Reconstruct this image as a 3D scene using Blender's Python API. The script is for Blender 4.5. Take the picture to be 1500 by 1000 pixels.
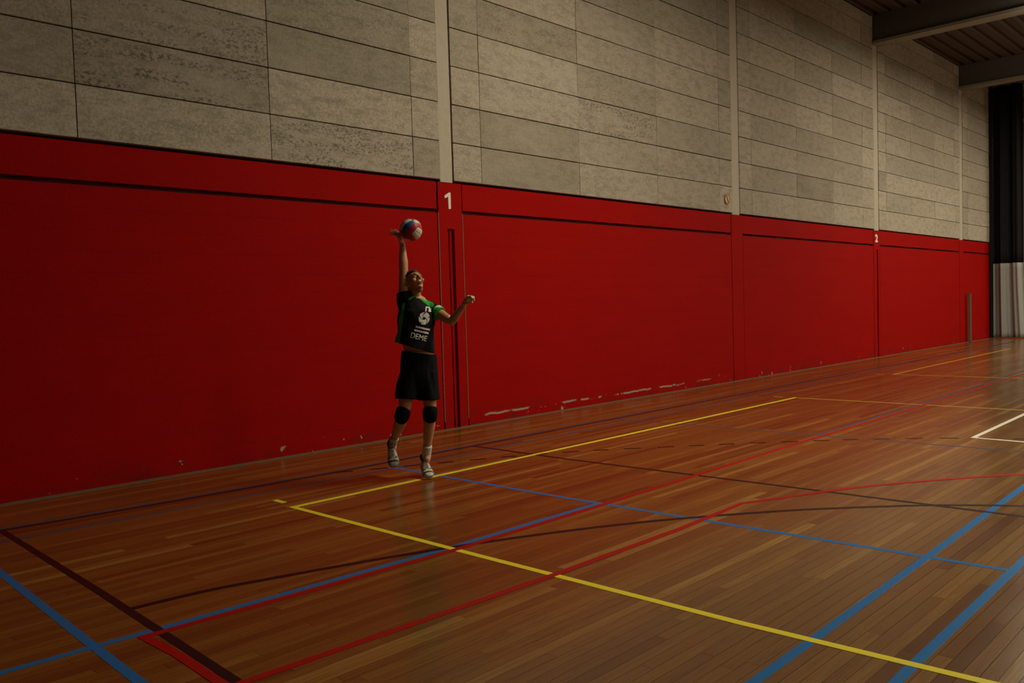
import bpy, bmesh, math, random
from mathutils import Vector, Matrix, noise
from mathutils.bvhtree import BVHTree

random.seed(7)
S = bpy.context.scene
for o in list(bpy.data.objects):
    bpy.data.objects.remove(o)

# ------------------------------------------------------------------ camera
FPX, YAW, PITCH, ROLL = 1250.36, 0.806393, 0.042002, -0.029879
CAM = Vector((-3.716, -6.0697, 1.5803))
fw = Vector((math.sin(YAW)*math.cos(PITCH), math.cos(YAW)*math.cos(PITCH), -math.sin(PITCH)))
rt0 = Vector((math.cos(YAW), -math.sin(YAW), 0)); up0 = rt0.cross(fw)
rt = math.cos(ROLL)*rt0 + math.sin(ROLL)*up0
up = -math.sin(ROLL)*rt0 + math.cos(ROLL)*up0
cd = bpy.data.cameras.new('camera'); cam = bpy.data.objects.new('camera', cd)
S.collection.objects.link(cam); S.camera = cam
cd.sensor_width = 36; cd.lens = FPX*36/1500; cd.clip_end = 200; cd.clip_start = 0.05
cam.matrix_world = Matrix(((rt.x, up.x, -fw.x, CAM.x), (rt.y, up.y, -fw.y, CAM.y),
                           (rt.z, up.z, -fw.z, CAM.z), (0, 0, 0, 1)))

def project(p):
    d = p - CAM; z = d.dot(fw)
    if z < 0.1: return None
    return (750 + FPX*d.dot(rt)/z, 500 - FPX*d.dot(up)/z)

# ------------------------------------------------------------------ world, lights, exposure
w = bpy.data.worlds.new('world'); S.world = w; w.use_nodes = True
w.node_tree.nodes['Background'].inputs[0].default_value = (0.5, 0.5, 0.5, 1)
w.node_tree.nodes['Background'].inputs[1].default_value = 0.02
S.view_settings.view_transform = 'Standard'; S.view_settings.look = 'None'
S.view_settings.gamma = 1.0; S.view_settings.use_curve_mapping = False
S.view_settings.exposure = 0.0

LAMP_COL = (1.0, 0.88, 0.66)
LAMPS = []                                   # ceiling luminaires: (x, y, z, watts)
for lx, p1, p2 in ((5.6, 560, 330), (17.4, 440, 400), (23.6, 380, 400), (30.6, 330, 400)):
    LAMPS.append((lx, -3.75, 7.72, p1)); LAMPS.append((lx, -12.0, 7.72, p2))
for i, (lx, ly, lz, pw) in enumerate(LAMPS):
    ld = bpy.data.lights.new('luminaire_light', 'AREA'); ld.shape = 'RECTANGLE'
    ld.size = 1.4; ld.size_y = 3.4; ld.energy = pw; ld.color = LAMP_COL
    lo = bpy.data.objects.new('luminaire_light', ld); S.collection.objects.link(lo)
    lo.location = (lx, ly, lz - 0.14)
    if ly > -6:                              # added point light beside the fitting to brighten the beam flange
        pd = bpy.data.lights.new('flange_fill_light', 'POINT'); pd.energy = pw*0.09; pd.color = LAMP_COL; pd.shadow_soft_size = 0.12
        po = bpy.data.objects.new('flange_fill_light', pd); S.collection.objects.link(po); po.location = (lx + 0.4, ly + 1.65, lz - 0.26)

# ------------------------------------------------------------------ helpers
COL = S.collection

def link(o, parent=None):
    COL.objects.link(o)
    if parent: o.parent = parent
    return o

def mk(name, verts, faces, mat, parent=None, smooth=False):
    me = bpy.data.meshes.new(name); me.from_pydata([tuple(v) for v in verts], [], faces); me.update()
    if mat: me.materials.append(mat)
    if smooth:
        for p in me.polygons: p.use_smooth = True
    return link(bpy.data.objects.new(name, me), parent)

def bm_obj(name, bm, mat, parent=None, smooth=False):
    me = bpy.data.meshes.new(name); bm.to_mesh(me); bm.free()
    if mat: me.materials.append(mat)
    if smooth:
        for p in me.polygons: p.use_smooth = True
    return link(bpy.data.objects.new(name, me), parent)

def bbox(bm, x0, x1, y0, y1, z0, z1):
    vs = [bm.verts.new(c) for c in ((x0,y0,z0),(x1,y0,z0),(x1,y1,z0),(x0,y1,z0),(x0,y0,z1),(x1,y0,z1),(x1,y1,z1),(x0,y1,z1))]
    for f in ((3,2,1,0),(4,5,6,7),(0,1,5,4),(1,2,6,5),(2,3,7,6),(3,0,4,7)):
        bm.faces.new([vs[i] for i in f])

def box(name, x0, x1, y0, y1, z0, z1, mat, parent=None, bevel=0.0):
    bm = bmesh.new(); bbox(bm, x0, x1, y0, y1, z0, z1)
    if bevel:
        bmesh.ops.bevel(bm, geom=bm.edges[:], offset=bevel, segments=1, affect='EDGES')
    return bm_obj(name, bm, mat, parent)

def empty(name, loc=(0,0,0), rz=0):
    o = bpy.data.objects.new(name, None); COL.objects.link(o)
    o.empty_display_size = 0.2
    o.location = loc; o.rotation_euler = (0, 0, rz); return o

def tag(o, label=None, cat=None, group=None, kind=None):
    if label: o['label'] = label
    if cat: o['category'] = cat
    if group: o['group'] = group
    if kind: o['kind'] = kind
    return o

# ------------------------------------------------------------------ materials
class N:
    def __init__(s, name):
        s.m = bpy.data.materials.new(name); s.m.use_nodes = True
        s.t = s.m.node_tree; s.b = s.t.nodes['Principled BSDF']
    def n(s, typ, **kw):
        nd = s.t.nodes.new(typ)
        for k, v in kw.items():
            setattr(nd, k, v)
        return nd
    def l(s, a, b): s.t.links.new(a, b)
    def val(s, sock, v):
        if hasattr(v, 'is_output') or hasattr(v, 'links'): s.l(v, sock)
        else: sock.default_value = v
    def math(s, op, a, b=0.0, c=0.0, clamp=False):
        nd = s.n('ShaderNodeMath', operation=op, use_clamp=clamp)
        s.val(nd.inputs[0], a); s.val(nd.inputs[1], b); s.val(nd.inputs[2], c); return nd.outputs[0]
    def mix(s, fac, a, b, mode='MIX'):
        nd = s.n('ShaderNodeMix', data_type='RGBA', blend_type=mode)
        s.val(nd.inputs[0], fac); s.val(nd.inputs[6], a); s.val(nd.inputs[7], b); return nd.outputs[2]
    def noise(s, vec, scale, detail=4, rough=0.6, dist=0.0):
        nd = s.n('ShaderNodeTexNoise'); s.val(nd.inputs['Vector'], vec)
        nd.inputs['Scale'].default_value = scale; nd.inputs['Detail'].default_value = detail
        nd.inputs['Roughness'].default_value = rough; nd.inputs['Distortion'].default_value = dist
        return nd.outputs[0]
    def mapping(s, vec, scale=(1,1,1), loc=None):
        nd = s.n('ShaderNodeMapping'); s.l(vec, nd.inputs[0]); nd.inputs['Scale'].default_value = scale
        if loc is not None: s.val(nd.inputs['Location'], loc)
        return nd.outputs[0]
    def ramp(s, fac, stops):
        nd = s.n('ShaderNodeValToRGB'); s.l(fac, nd.inputs[0])
        e = nd.color_ramp.elements
        while len(e) < len(stops): e.new(0.5)
        for i, (p, c) in enumerate(stops):
            e[i].position = p; e[i].color = (c[0], c[1], c[2], 1) if not isinstance(c, (int, float)) else (c, c, c, 1)
        return nd.outputs[0]
    def smooth(s, x, a, b):
        nd = s.n('ShaderNodeMapRange', interpolation_type='SMOOTHSTEP'); s.l(x, nd.inputs[0])
        nd.inputs[1].default_value = a; nd.inputs[2].default_value = b; return nd.outputs[0]
    def bump(s, h, strength=0.3, dist=0.01):
        nd = s.n('ShaderNodeBump'); s.l(h, nd.inputs['Height']); nd.inputs['Strength'].default_value = strength
        nd.inputs['Distance'].default_value = dist; s.l(nd.outputs[0], s.b.inputs['Normal'])
    def pos(s): return s.n('ShaderNodeNewGeometry').outputs['Position']

def simple(name, col, rough=0.6, var=0.12, scale=30, bump=0.0, coords='Object', metal=0.0, spec=0.3):
    k = N(name); tc = k.n('ShaderNodeTexCoord').outputs[coords]
    nz = k.noise(tc, scale)
    c2 = tuple(min(1, c*(1+var)) for c in col) + (1,); c1 = tuple(c*(1-var) for c in col) + (1,)
    k.l(k.mix(nz, c1, c2), k.b.inputs['Base Color'])
    k.b.inputs['Roughness'].default_value = rough; k.b.inputs['Metallic'].default_value = metal
    k.b.inputs['Specular IOR Level'].default_value = spec
    if bump: k.bump(nz, bump, 0.004)
    return k.m

def concrete():
    k = N('concrete_panel'); oi = k.n('ShaderNodeObjectInfo')
    sep = k.n('ShaderNodeSeparateColor'); k.l(oi.outputs['Color'], sep.inputs[0])
    tone, seed, stain = sep.outputs[0], sep.outputs[1], sep.outputs[2]
    P = k.pos()
    off = k.n('ShaderNodeCombineXYZ'); k.l(k.math('MULTIPLY', seed, 37.0), off.inputs[0]); k.l(k.math('MULTIPLY', seed, 91.0), off.inputs[2])
    add = k.n('ShaderNodeVectorMath', operation='ADD'); k.l(P, add.inputs[0]); k.l(off.outputs[0], add.inputs[1])
    V = add.outputs[0]
    base = k.ramp(tone, [(0.0, (0.235, 0.208, 0.158)), (0.5, (0.395, 0.348, 0.275)), (1.0, (0.54, 0.475, 0.38))])
    fine = k.noise(V, 38, 4, 0.8)
    mid = k.noise(k.mapping(V, (1.0, 1, 2.2)), 5.0, 5, 0.65)
    big = k.noise(k.mapping(V, (0.7, 1, 1.4)), 1.3, 3, 0.5)
    c = k.mix(k.math('MULTIPLY', k.smooth(fine, 0.40, 0.62), 0.42), base, (0.11, 0.095, 0.06, 1))
    c = k.mix(k.math('MULTIPLY', k.smooth(mid, 0.42, 0.68), 0.45), c, (0.15, 0.135, 0.09, 1))
    c = k.mix(k.math('MULTIPLY', k.smooth(big, 0.4, 0.7), 0.2), c, (0.46, 0.41, 0.34, 1))
    # dark mould specks gathered in horizontal streaks on the stained panels
    st = k.noise(k.mapping(V, (0.9, 1, 7.0)), 1.6, 3, 0.6)
    sp = k.noise(k.mapping(V, (1, 1, 1.6)), 22, 4, 0.75)
    m = k.math('MULTIPLY', k.smooth(st, 0.40, 0.60), k.smooth(sp, 0.47, 0.60))
    m = k.math('MULTIPLY', k.math('MULTIPLY', m, stain), 0.7)
    c = k.mix(m, c, (0.035, 0.03, 0.022, 1))
    k.l(c, k.b.inputs['Base Color']); k.b.inputs['Roughness'].default_value = 0.85
    k.b.inputs['Specular IOR Level'].default_value = 0.25
    k.bump(k.math('ADD', fine, k.math('MULTIPLY', mid, 0.6)), 0.35, 0.006)
    return k.m

def red_paint():
    k = N('red_wall_paint'); P = k.pos()
    n1 = k.noise(k.mapping(P, (0.5, 1, 1.5)), 2.2, 4, 0.6); n2 = k.noise(P, 45, 3, 0.7)
    c = k.mix(n1, (0.275, 0.0018, 0.001, 1), (0.35, 0.003, 0.0016, 1))
    c = k.mix(k.math('MULTIPLY', k.smooth(n2, 0.4, 0.7), 0.35), c, (0.21, 0.0015, 0.001, 1))
    sx = k.n('ShaderNodeSeparateXYZ'); k.l(P, sx.inputs[0]); X, Z = sx.outputs[0], sx.outputs[2]
    # chipped seam along the lowest course and loose chips near the floor
    wob = k.math('MULTIPLY', k.math('SUBTRACT', k.noise(k.mapping(P, (1.6, 1, 0)), 2.0, 3), 0.5), 0.06)
    dz = k.math('ABSOLUTE', k.math('SUBTRACT', k.math('SUBTRACT', Z, 0.11), wob))
    band = k.math('SUBTRACT', 1.0, k.smooth(dz, 0.006, 0.02))
    rng = k.math('MULTIPLY', k.smooth(X, 4.05, 4.25), k.math('SUBTRACT', 1.0, k.smooth(X, 9.6, 10.6)))
    brk = k.smooth(k.noise(k.mapping(P, (2.4, 1, 3)), 1.2, 4, 0.65), 0.44, 0.52)
    chip = k.math('MULTIPLY', k.math('MULTIPLY', band, rng), brk)
    low = k.math('SUBTRACT', 1.0, k.smooth(Z, 0.10, 0.2))
    c2 = k.math('MULTIPLY', k.smooth(k.noise(P, 7.5, 3, 0.6), 0.68, 0.71), low)
    msk = k.math('MAXIMUM', chip, c2)
    # grime low on the wall
    gr = k.math('MULTIPLY', k.math('SUBTRACT', 1.0, k.smooth(Z, 0.02, 0.35)), k.smooth(k.noise(k.mapping(P, (0.8, 1, 3)), 3, 4), 0.45, 0.7))
    c = k.mix(k.math('MULTIPLY', gr, 0.5), c, (0.10, 0.012, 0.008, 1))
    c = k.mix(k.math('MULTIPLY', msk, 0.8), c, (0.36, 0.31, 0.24, 1))
    k.l(c, k.b.inputs['Base Color']); k.b.inputs['Roughness'].default_value = 0.75
    k.b.inputs['Specular IOR Level'].default_value = 0.05
    k.bump(k.math('ADD', n2, k.math('MULTIPLY', msk, -1.5)), 0.3, 0.005)
    return k.m

def wood():
    k = N('floor_plank_wood'); P = k.pos()
    at = k.n('ShaderNodeAttribute', attribute_name='tone').outputs['Fac']
    sx = k.n('ShaderNodeCombineXYZ'); k.l(k.math('MULTIPLY', at, 53.0), sx.inputs[2])
    add = k.n('ShaderNodeVectorMath', operation='ADD'); k.l(P, add.inputs[0]); k.l(sx.outputs[0], add.inputs[1])
    base = k.ramp(at, [(0.0, (0.105, 0.036, 0.008)), (0.25, (0.150, 0.059, 0.011)), (0.6, (0.185, 0.082, 0.0145)), (0.88, (0.235, 0.118, 0.022)), (1.0, (0.30, 0.165, 0.038))])
    g1 = k.noise(k.mapping(add.outputs[0], (1.5, 40, 1)), 1.6, 5, 0.65, 0.4)
    g2 = k.noise(k.mapping(add.outputs[0], (3, 140, 1)), 2.0, 3, 0.7)
    c = k.mix(k.math('MULTIPLY', k.smooth(g1, 0.35, 0.7), 0.5), base, (0.095, 0.033, 0.009, 1))
    c = k.mix(k.math('MULTIPLY', k.smooth(g2, 0.45, 0.75), 0.25), c, (0.07, 0.022, 0.007, 1))
    blot = k.noise(k.mapping(P, (0.6, 1.2, 1)), 1.4, 3, 0.6)
    c = k.mix(k.math('MULTIPLY', k.smooth(blot, 0.45, 0.75), 0.18), c, (0.24, 0.070, 0.016, 1))
    k.l(c, k.b.inputs['Base Color'])
    scuff = k.noise(k.mapping(P, (0.8, 1.5, 1)), 2.5, 5, 0.7)
    mr = k.n('ShaderNodeMapRange'); k.l(scuff, mr.inputs[0]); mr.inputs[3].default_value = 0.17; mr.inputs[4].default_value = 0.30
    k.l(mr.outputs[0], k.b.inputs['Roughness'])
    k.b.inputs['Specular IOR Level'].default_value = 0.42
    k.b.inputs['Coat Weight'].default_value = 0.4; k.b.inputs['Coat Roughness'].default_value = 0.2
    k.bump(g1, 0.06, 0.003)
    return k.m

def paint_line(name, col):
    k = N(name); P = k.pos()
    n1 = k.noise(P, 25, 4, 0.7); n2 = k.noise(k.mapping(P, (1, 40, 1)), 2, 3)
    c = k.mix(k.math('MULTIPLY', k.smooth(n1, 0.5, 0.8), 0.3), col + (1,), tuple(x*0.6 for x in col) + (1,))
    c = k.mix(k.math('MULTIPLY', k.smooth(n2, 0.6, 0.8), 0.25), c, (0.25, 0.11, 0.04, 1))
    k.l(c, k.b.inputs['Base Color']); k.b.inputs['Roughness'].default_value = 0.3; k.b.inputs['Specular IOR Level'].default_value = 0.2
    return k.m

M = {}
M['concrete'] = concrete(); M['red'] = red_paint(); M['wood'] = wood()
M['column'] = simple('smooth_column_concrete', (0.42, 0.375, 0.295), 0.8, 0.12, 14, 0.15)
M['backing'] = simple('dark_joint_mortar', (0.10, 0.075, 0.055), 0.9, 0.2, 20)
M['redjoint'] = simple('dark_red_joint', (0.10, 0.004, 0.004), 0.8, 0.2, 20)
M['sealant'] = simple('bare_joint_sealant', (0.20, 0.085, 0.045), 0.8, 0.35, 60)
M['subfloor'] = simple('dark_subfloor', (0.05, 0.028, 0.014), 0.8, 0.2, 20)
M['deck'] = simple('roof_deck_steel', (0.075, 0.055, 0.042), 0.6, 0.2, 8)
M['beam'] = simple('beam_grey_paint', (0.10, 0.095, 0.08), 0.6, 0.15, 6)
M['flange'] = simple('beam_flange_lit_tone', (0.26, 0.26, 0.21), 0.6, 0.15, 6)  # paler than the beam: the light on its underside is put into the colour
M['plain'] = simple('plain_hall_wall', (0.22, 0.17, 0.12), 0.85, 0.1, 3)
M['white_num'] = simple('white_number_paint', (0.72, 0.68, 0.58), 0.6, 0.1, 40)
M['steel'] = simple('grey_post_steel', (0.12, 0.085, 0.06), 0.6, 0.2, 30)
M['cur_black'] = simple('black_curtain_fabric', (0.012, 0.012, 0.014), 0.9, 0.3, 60, spec=0.06)
M['cur_grey'] = simple('grey_curtain_fabric', (0.27, 0.275, 0.26), 0.85, 0.15, 40)
M['sign_white'] = simple('sign_cream_plate', (0.50, 0.40, 0.20), 0.5, 0.1, 20)
M['sign_red'] = simple('sign_red_ring', (0.42, 0.10, 0.04), 0.5, 0.1, 20)
M['sign_dark'] = simple('sign_dark_symbol', (0.07, 0.05, 0.02), 0.5, 0.1, 20)
M['ly'] = paint_line('yellow_line_paint', (0.74, 0.62, 0.035))
M['lyw'] = paint_line('worn_yellow_line_paint', (0.46, 0.27, 0.04))
M['lbw'] = paint_line('worn_red_sheen_blue_line', (0.05, 0.06, 0.085))  # dulled by wear and by the red wall's reflection, both painted in
M['lb'] = paint_line('blue_line_paint', (0.003, 0.125, 0.36))
M['lr'] = paint_line('red_line_paint', (0.32, 0.008, 0.006))
M['lk'] = paint_line('black_line_paint', (0.012, 0.008, 0.008))
M['lw'] = paint_line('white_line_paint', (0.68, 0.66, 0.56))

# ------------------------------------------------------------------ floor: planks and painted court lines
X0, X1, Y0, Y1, ZC = -9.0, 41.0, -24.0, 2.21, 8.5
floor = box('floor', X0, X1, Y0, Y1 + 0.3, -0.20, -0.014, M['subfloor'])
tag(floor, 'varnished brown strip wood sports hall floor with coloured court lines', kind='structure')
PW = 0.0665; WY0 = 2.204
M['border'] = simple('dusty_border_wood', (0.13, 0.085, 0.045), 0.7, 0.3, 9)
planks = []
r = 0; y = Y1 - 0.004
while y > Y0:
    x = X0 - random.random()*2.2
    while x < X1:
        Ln = random.choice((1.2, 1.6, 1.9, 2.2, 2.6)) + random.uniform(-0.1, 0.1)
        a, b = max(x, X0), min(x+Ln, X1)
        if b - a > 0.05: planks.append((a, b, y-PW, y, min(1, max(0, random.gauss(0.5, 0.24)))))
        x += Ln
    y -= PW
def plank_geo(p, vs, fs):
    a, b, c, d, t = p; g = 0.0009; h = -0.0005*random.random(); i = len(vs)
    a += g; b -= g; c += g; d -= g
    vs += [(a,c,-0.014),(b,c,-0.014),(b,d,-0.014),(a,d,-0.014), (a,c,h),(b,c,h),(b,d,h),(a,d,h)]
    fs += [(i+4,i+5,i+6,i+7), (i,i+1,i+5,i+4), (i+1,i+2,i+6,i+5), (i+2,i+3,i+7,i+6), (i+3,i,i+4,i+7)]
def add_tone(me, tones, per):
    at = me.attributes.new('tone', 'FLOAT', 'POINT')
    vals = []
    for t in tones: vals += [t]*per
    at.data.foreach_set('value', vals)
def shown(p):
    a, b, c, d, t = p
    best = 0
    q = [project(Vector(v)) for v in ((a,c,0),(b,c,0),(b,d,0),(a,d,0))]
    if None in q: return 0
    ar = 0
    qs = [(min(1500, max(0, u)), min(1000, max(0, v))) for u, v in q]
    for i in range(4):
        ar += qs[i][0]*qs[(i+1) % 4][1] - qs[(i+1) % 4][0]*qs[i][1]
    return abs(ar)/2
planks.sort(key=shown, reverse=True)
for p in planks[:300]:
    vs, fs = [], []; plank_geo(p, vs, fs)
    o = mk('plank', vs, fs, M['wood'], floor); add_tone(o.data, [p[4]], 8)
vs, fs = [], []
for p in planks[300:]: plank_geo(p, vs, fs)
o = mk('plank_field', vs, fs, M['wood'], floor); add_tone(o.data, [p[4] for p in planks[300:]], 8)
tag(o, kind='stuff')

border = box('border_board', X0, X1, WY0 - 0.095, WY0, -0.01, 0.004, M['border'], floor, 0.0015)
LZ = [0.0]
def strip(name, pts, width, mat, label=None, z=None):
    """a painted line: a thin strip of paint following pts on the floor"""
    LZ[0] += 0.000012; zz = (0.0006 if z is None else z) + LZ[0]
    P = [Vector((a, b, 0)) for a, b in pts]; L, R = [], []
    for i, p in enumerate(P):
        t = Vector((0, 0, 0))
        if i > 0: t += (p - P[i-1]).normalized()
        if i < len(P)-1: t += (P[i+1] - p).normalized()
        t.normalize(); nrm = Vector((-t.y, t.x, 0))
        L.append(p + nrm*width/2); R.append(p - nrm*width/2)
    n = len(P)
    v = [(q.x, q.y, zz) for q in L + R] + [(q.x, q.y, -0.0015) for q in L + R]
    f = []
    for i in range(n-1):
        f += [(n+i, n+i+1, i+1, i), (i, i+1, 2*n+i+1, 2*n+i), (3*n+i, 3*n+i+1, n+i+1, n+i)]
    f += [(0, 2*n, 3*n, n), (n-1, 2*n-1, 4*n-1, 3*n-1)]
    o = mk(name, v, f, mat, floor)
    if label: o['label'] = label
    return o

def spline(pts, n=8):
    out = []
    P = [pts[0]] + list(pts) + [pts[-1]]
    for i in range(1, len(P)-2):
        p0, p1, p2, p3 = P[i-1:i+3]
        for k in range(n):
            t = k/n
            out.append(tuple(0.5*(2*p1[j] + (p2[j]-p0[j])*t + (2*p0[j]-5*p1[j]+4*p2[j]-p3[j])*t*t + (3*p1[j]-p0[j]-3*p2[j]+p3[j])*t**3) for j in (0, 1)))
    out.append(tuple(pts[-1])); return out

zb, zk, zy, zr = 0.0005, 0.0008, 0.0011, 0.0014
BL, YL, RL, KL, WL = 'blue painted court line', 'yellow painted volleyball court line', 'red painted court line', 'black painted court line', 'white painted court line'
# blue badminton lines
strip('court_line', spline([(-3.2, 1.36), (-1.81, 1.228), (-0.6, 1.11), (1, 1.02), (2.6, 1.01), (10, 1.02), (26, 1.01)]), 0.055, M['lbw'], 'worn '+BL, zb)
strip('court_line', spline([(-1.95, .80), (-0.76, .73), (0.8, .68), (3.5, .63), (10, .65), (24, .65)]), 0.05, M['lbw'], 'worn '+BL, zb)
strip('court_line', [(1.55, .66), (1.55, -1.5), (1.65, -4.82)], 0.05, M['lb'], BL, zb)
strip('court_line', [(5.57, 1.0), (5.66, -1.9), (5.76, -4.3), (5.78, -7)], 0.05, M['lbw'], 'worn '+BL, zb)
strip('court_line', [(-6.0, -1.72), (-2.6, -1.765), (-1.1, -1.84), (0, -1.895), (1.55, -1.905)], 0.05, M['lb'], BL, zb+.0001)
strip('court_line', [(5.66, -1.85), (9, -1.85), (15.3, -1.76), (24, -1.7)], 0.05, M['lbw'], 'worn '+BL, zb)
strip('court_line', [(-2.10, 1.0), (-2.14, 0), (-2.21, -1.65), (-2.24, -2.4), (-2.35, -4.9)], 0.05, M['lb'], BL, zb+.0002)
strip('court_line', [(-2.3, -4.38), (0, -4.36), (4.1, -4.30), (12, -4.25)], 0.05, M['lb'], BL, zb)
strip('court_line', [(-2.3, -4.83), (0, -4.80), (1.9, -4.785), (12, -4.75)], 0.05, M['lb'], BL, zb)
# black basketball lines
strip('court_line', spline([(-1.81, 1.165), (-0.6, 1.05), (1, .965), (2.6, .955), (10, .965), (26, .95)]), 0.05, M['lk'], KL, zk)
strip('court_line', [(-1.805, 1.19), (-1.88, -1.0), (-1.97, -2.9), (-2.06, -5.2), (-2.2, -8)], 0.05, M['lk'], KL, zk)
strip('court_line', spline([(-1.89, -1.385), (-1.48, -1.43), (-1.1, -1.53), (-.45, -1.73), (.01, -1.9), (.55, -2.13), (1.08, -2.40), (1.55, -2.69), (2.21, -3.18), (2.76, -3.70), (3.07, -4.06), (3.35, -4.5), (3.65, -5.2), (3.8, -6)]), 0.05, M['lk'], KL, zk)
strip('court_line', [(2.92, .95), (2.89, -.5), (2.95, -2.4), (3.0, -4.5), (3.05, -8)], 0.05, M['lk'], KL, zk)
# dashed free throw arc
dash = spline([(1.05, .95), (1.45, .74), (1.97, .49), (2.5, .22), (3.0, -.06), (3.6, -.49), (4.25, -1.05), (4.72, -1.46), (5.32, -2.04), (5.85, -2.62), (6.35, -3.33), (6.7, -4.1), (6.95, -5)], 24)
acc, cur, on = 0.0, [dash[0]], True
for a, b in zip(dash, dash[1:]):
    acc += math.hypot(b[0]-a[0], b[1]-a[1]); cur.append(b)
    if acc >= 0.155:
        if on: strip('line_dash', cur, 0.05, M['lk'], None, zk)
        on = not on; cur = [b]; acc = 0
# yellow volleyball courts
strip('court_line', [(-0.04, -0.005), (4.5, -0.01), (9.03, 0.0)], 0.05, M['ly'], YL, zy)
strip('court_line', [(-0.015, .02), (-0.02, -2.2), (-0.01, -4.0), (0.04, -5.2), (.05, -17.5)], 0.05, M['ly'], YL, zy-.0001)
strip('court_line', [(9.0, .02), (9.02, -3), (9.05, -17.5)], 0.05, M['lyw'], YL, zy-.0001)
strip('court_line', [(0.03, .35), (0.03, .20)], 0.05, M['ly'], 'short yellow service mark', zy)
strip('court_line', [(9.0, .35), (9.0, .20)], 0.05, M['lyw'], 'short yellow service mark', zy)
strip('court_line', [(13.57, .14), (17.2, .18), (22.4, .22)], 0.05, M['lyw'], YL, zy)
strip('court_line', [(13.6, .16), (13.66, -2.2), (13.7, -17)], 0.05, M['lyw'], YL, zy-.0001)
strip('court_line', [(13.55, .46), (13.55, .31)], 0.05, M['lyw'], 'short yellow service mark', zy)
# red handball lines
strip('court_line', [(-2.03, -1.85), (-1.15, -1.905), (0, -1.96), (1.45, -1.965), (5.2, -1.925), (8, -1.93), (24, -1.85)], 0.05, M['lr'], RL, zr)
strip('court_line', [(-2.005, -1.84), (-1.995, -2.2), (-2.03, -3.1), (-2.12, -5.2), (-2.26, -8)], 0.05, M['lr'], RL, zr-.0001)
strip('court_line', [(-1.97, -2.715), (-.8, -2.77), (0, -2.805), (1.3, -2.83), (2.2, -2.80)] + spline([(2.25, -2.815), (2.6, -2.97), (3.1, -3.19), (3.55, -3.44), (4.08, -3.80), (4.58, -4.20), (5.1, -4.75), (5.5, -5.5), (5.7, -6.5)]), 0.05, M['lr'], RL, zr)
# white rectangle
strip('court_line', [(6.35, -3.29), (8.6, -3.265), (14, -3.25)], 0.05, M['lw'], WL, zr+.0002)
strip('court_line', [(6.37, -3.27), (6.34, -3.8), (6.32, -8)], 0.05, M['lw'], WL, zr+.0001)

# ------------------------------------------------------------------ wall with columns, panels and painted blockwork
WY = 2.207
wall = box('wall_back', X0, X1, WY + 0.06, WY + 0.3, -0.2, ZC + 0.4, M['backing'])
tag(wall, 'sports hall side wall, grey concrete panels above red painted blockwork', kind='structure')
COLS = [(-3.72, -3.50, -3.77, -3.35), (3.66, 3.875, 3.62, 4.03), (11.10, 11.37, 11.07, 11.49), (18.15, 18.44, 18.12, 18.52), (25.02, 25.30, 25.0, 25.38), (32.2, 32.5, 32.2, 32.6)]
NUM = {1: '1', 3: '2'}
ZR, ZG = 3.195, 2.835                        # top of the red paint, groove under the ring beam
def text_mesh(txt, size, bold=0.0):
    cu = bpy.data.curves.new('txt', 'FONT'); cu.body = txt; cu.size = size; cu.offset = bold; cu.align_x = 'CENTER'; cu.align_y = 'CENTER'
    ob = bpy.data.objects.new('txt', cu); COL.objects.link(ob)
    dg = bpy.context.evaluated_depsgraph_get()
    me = bpy.data.meshes.new_from_object(ob.evaluated_get(dg))
    v = [tuple(q.co) for q in me.vertices]; f = [tuple(q.vertices) for q in me.polygons]
    bpy.data.objects.remove(ob); bpy.data.curves.remove(cu); bpy.data.meshes.remove(me)
    return v, f
def extruded(v, f, place, depth, nrm):
    """front faces + rim of a flat shape; place maps 2D -> 3D point, nrm is the outward normal"""
    bm = bmesh.new(); vs = [bm.verts.new(place(a[0], a[1])) for a in v]
    for q in f:
        try: bm.faces.new([vs[i] for i in q])
        except ValueError: pass
    bmesh.ops.remove_doubles(bm, verts=bm.verts[:], dist=1e-5)
    ex = bmesh.ops.extrude_face_region(bm, geom=bm.faces[:])
    for e in ex['geom']:
        if isinstance(e, bmesh.types.BMVert): e.co += Vector(nrm)*depth
    bmesh.ops.recalc_face_normals(bm, faces=bm.faces[:])
    return bm

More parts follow.
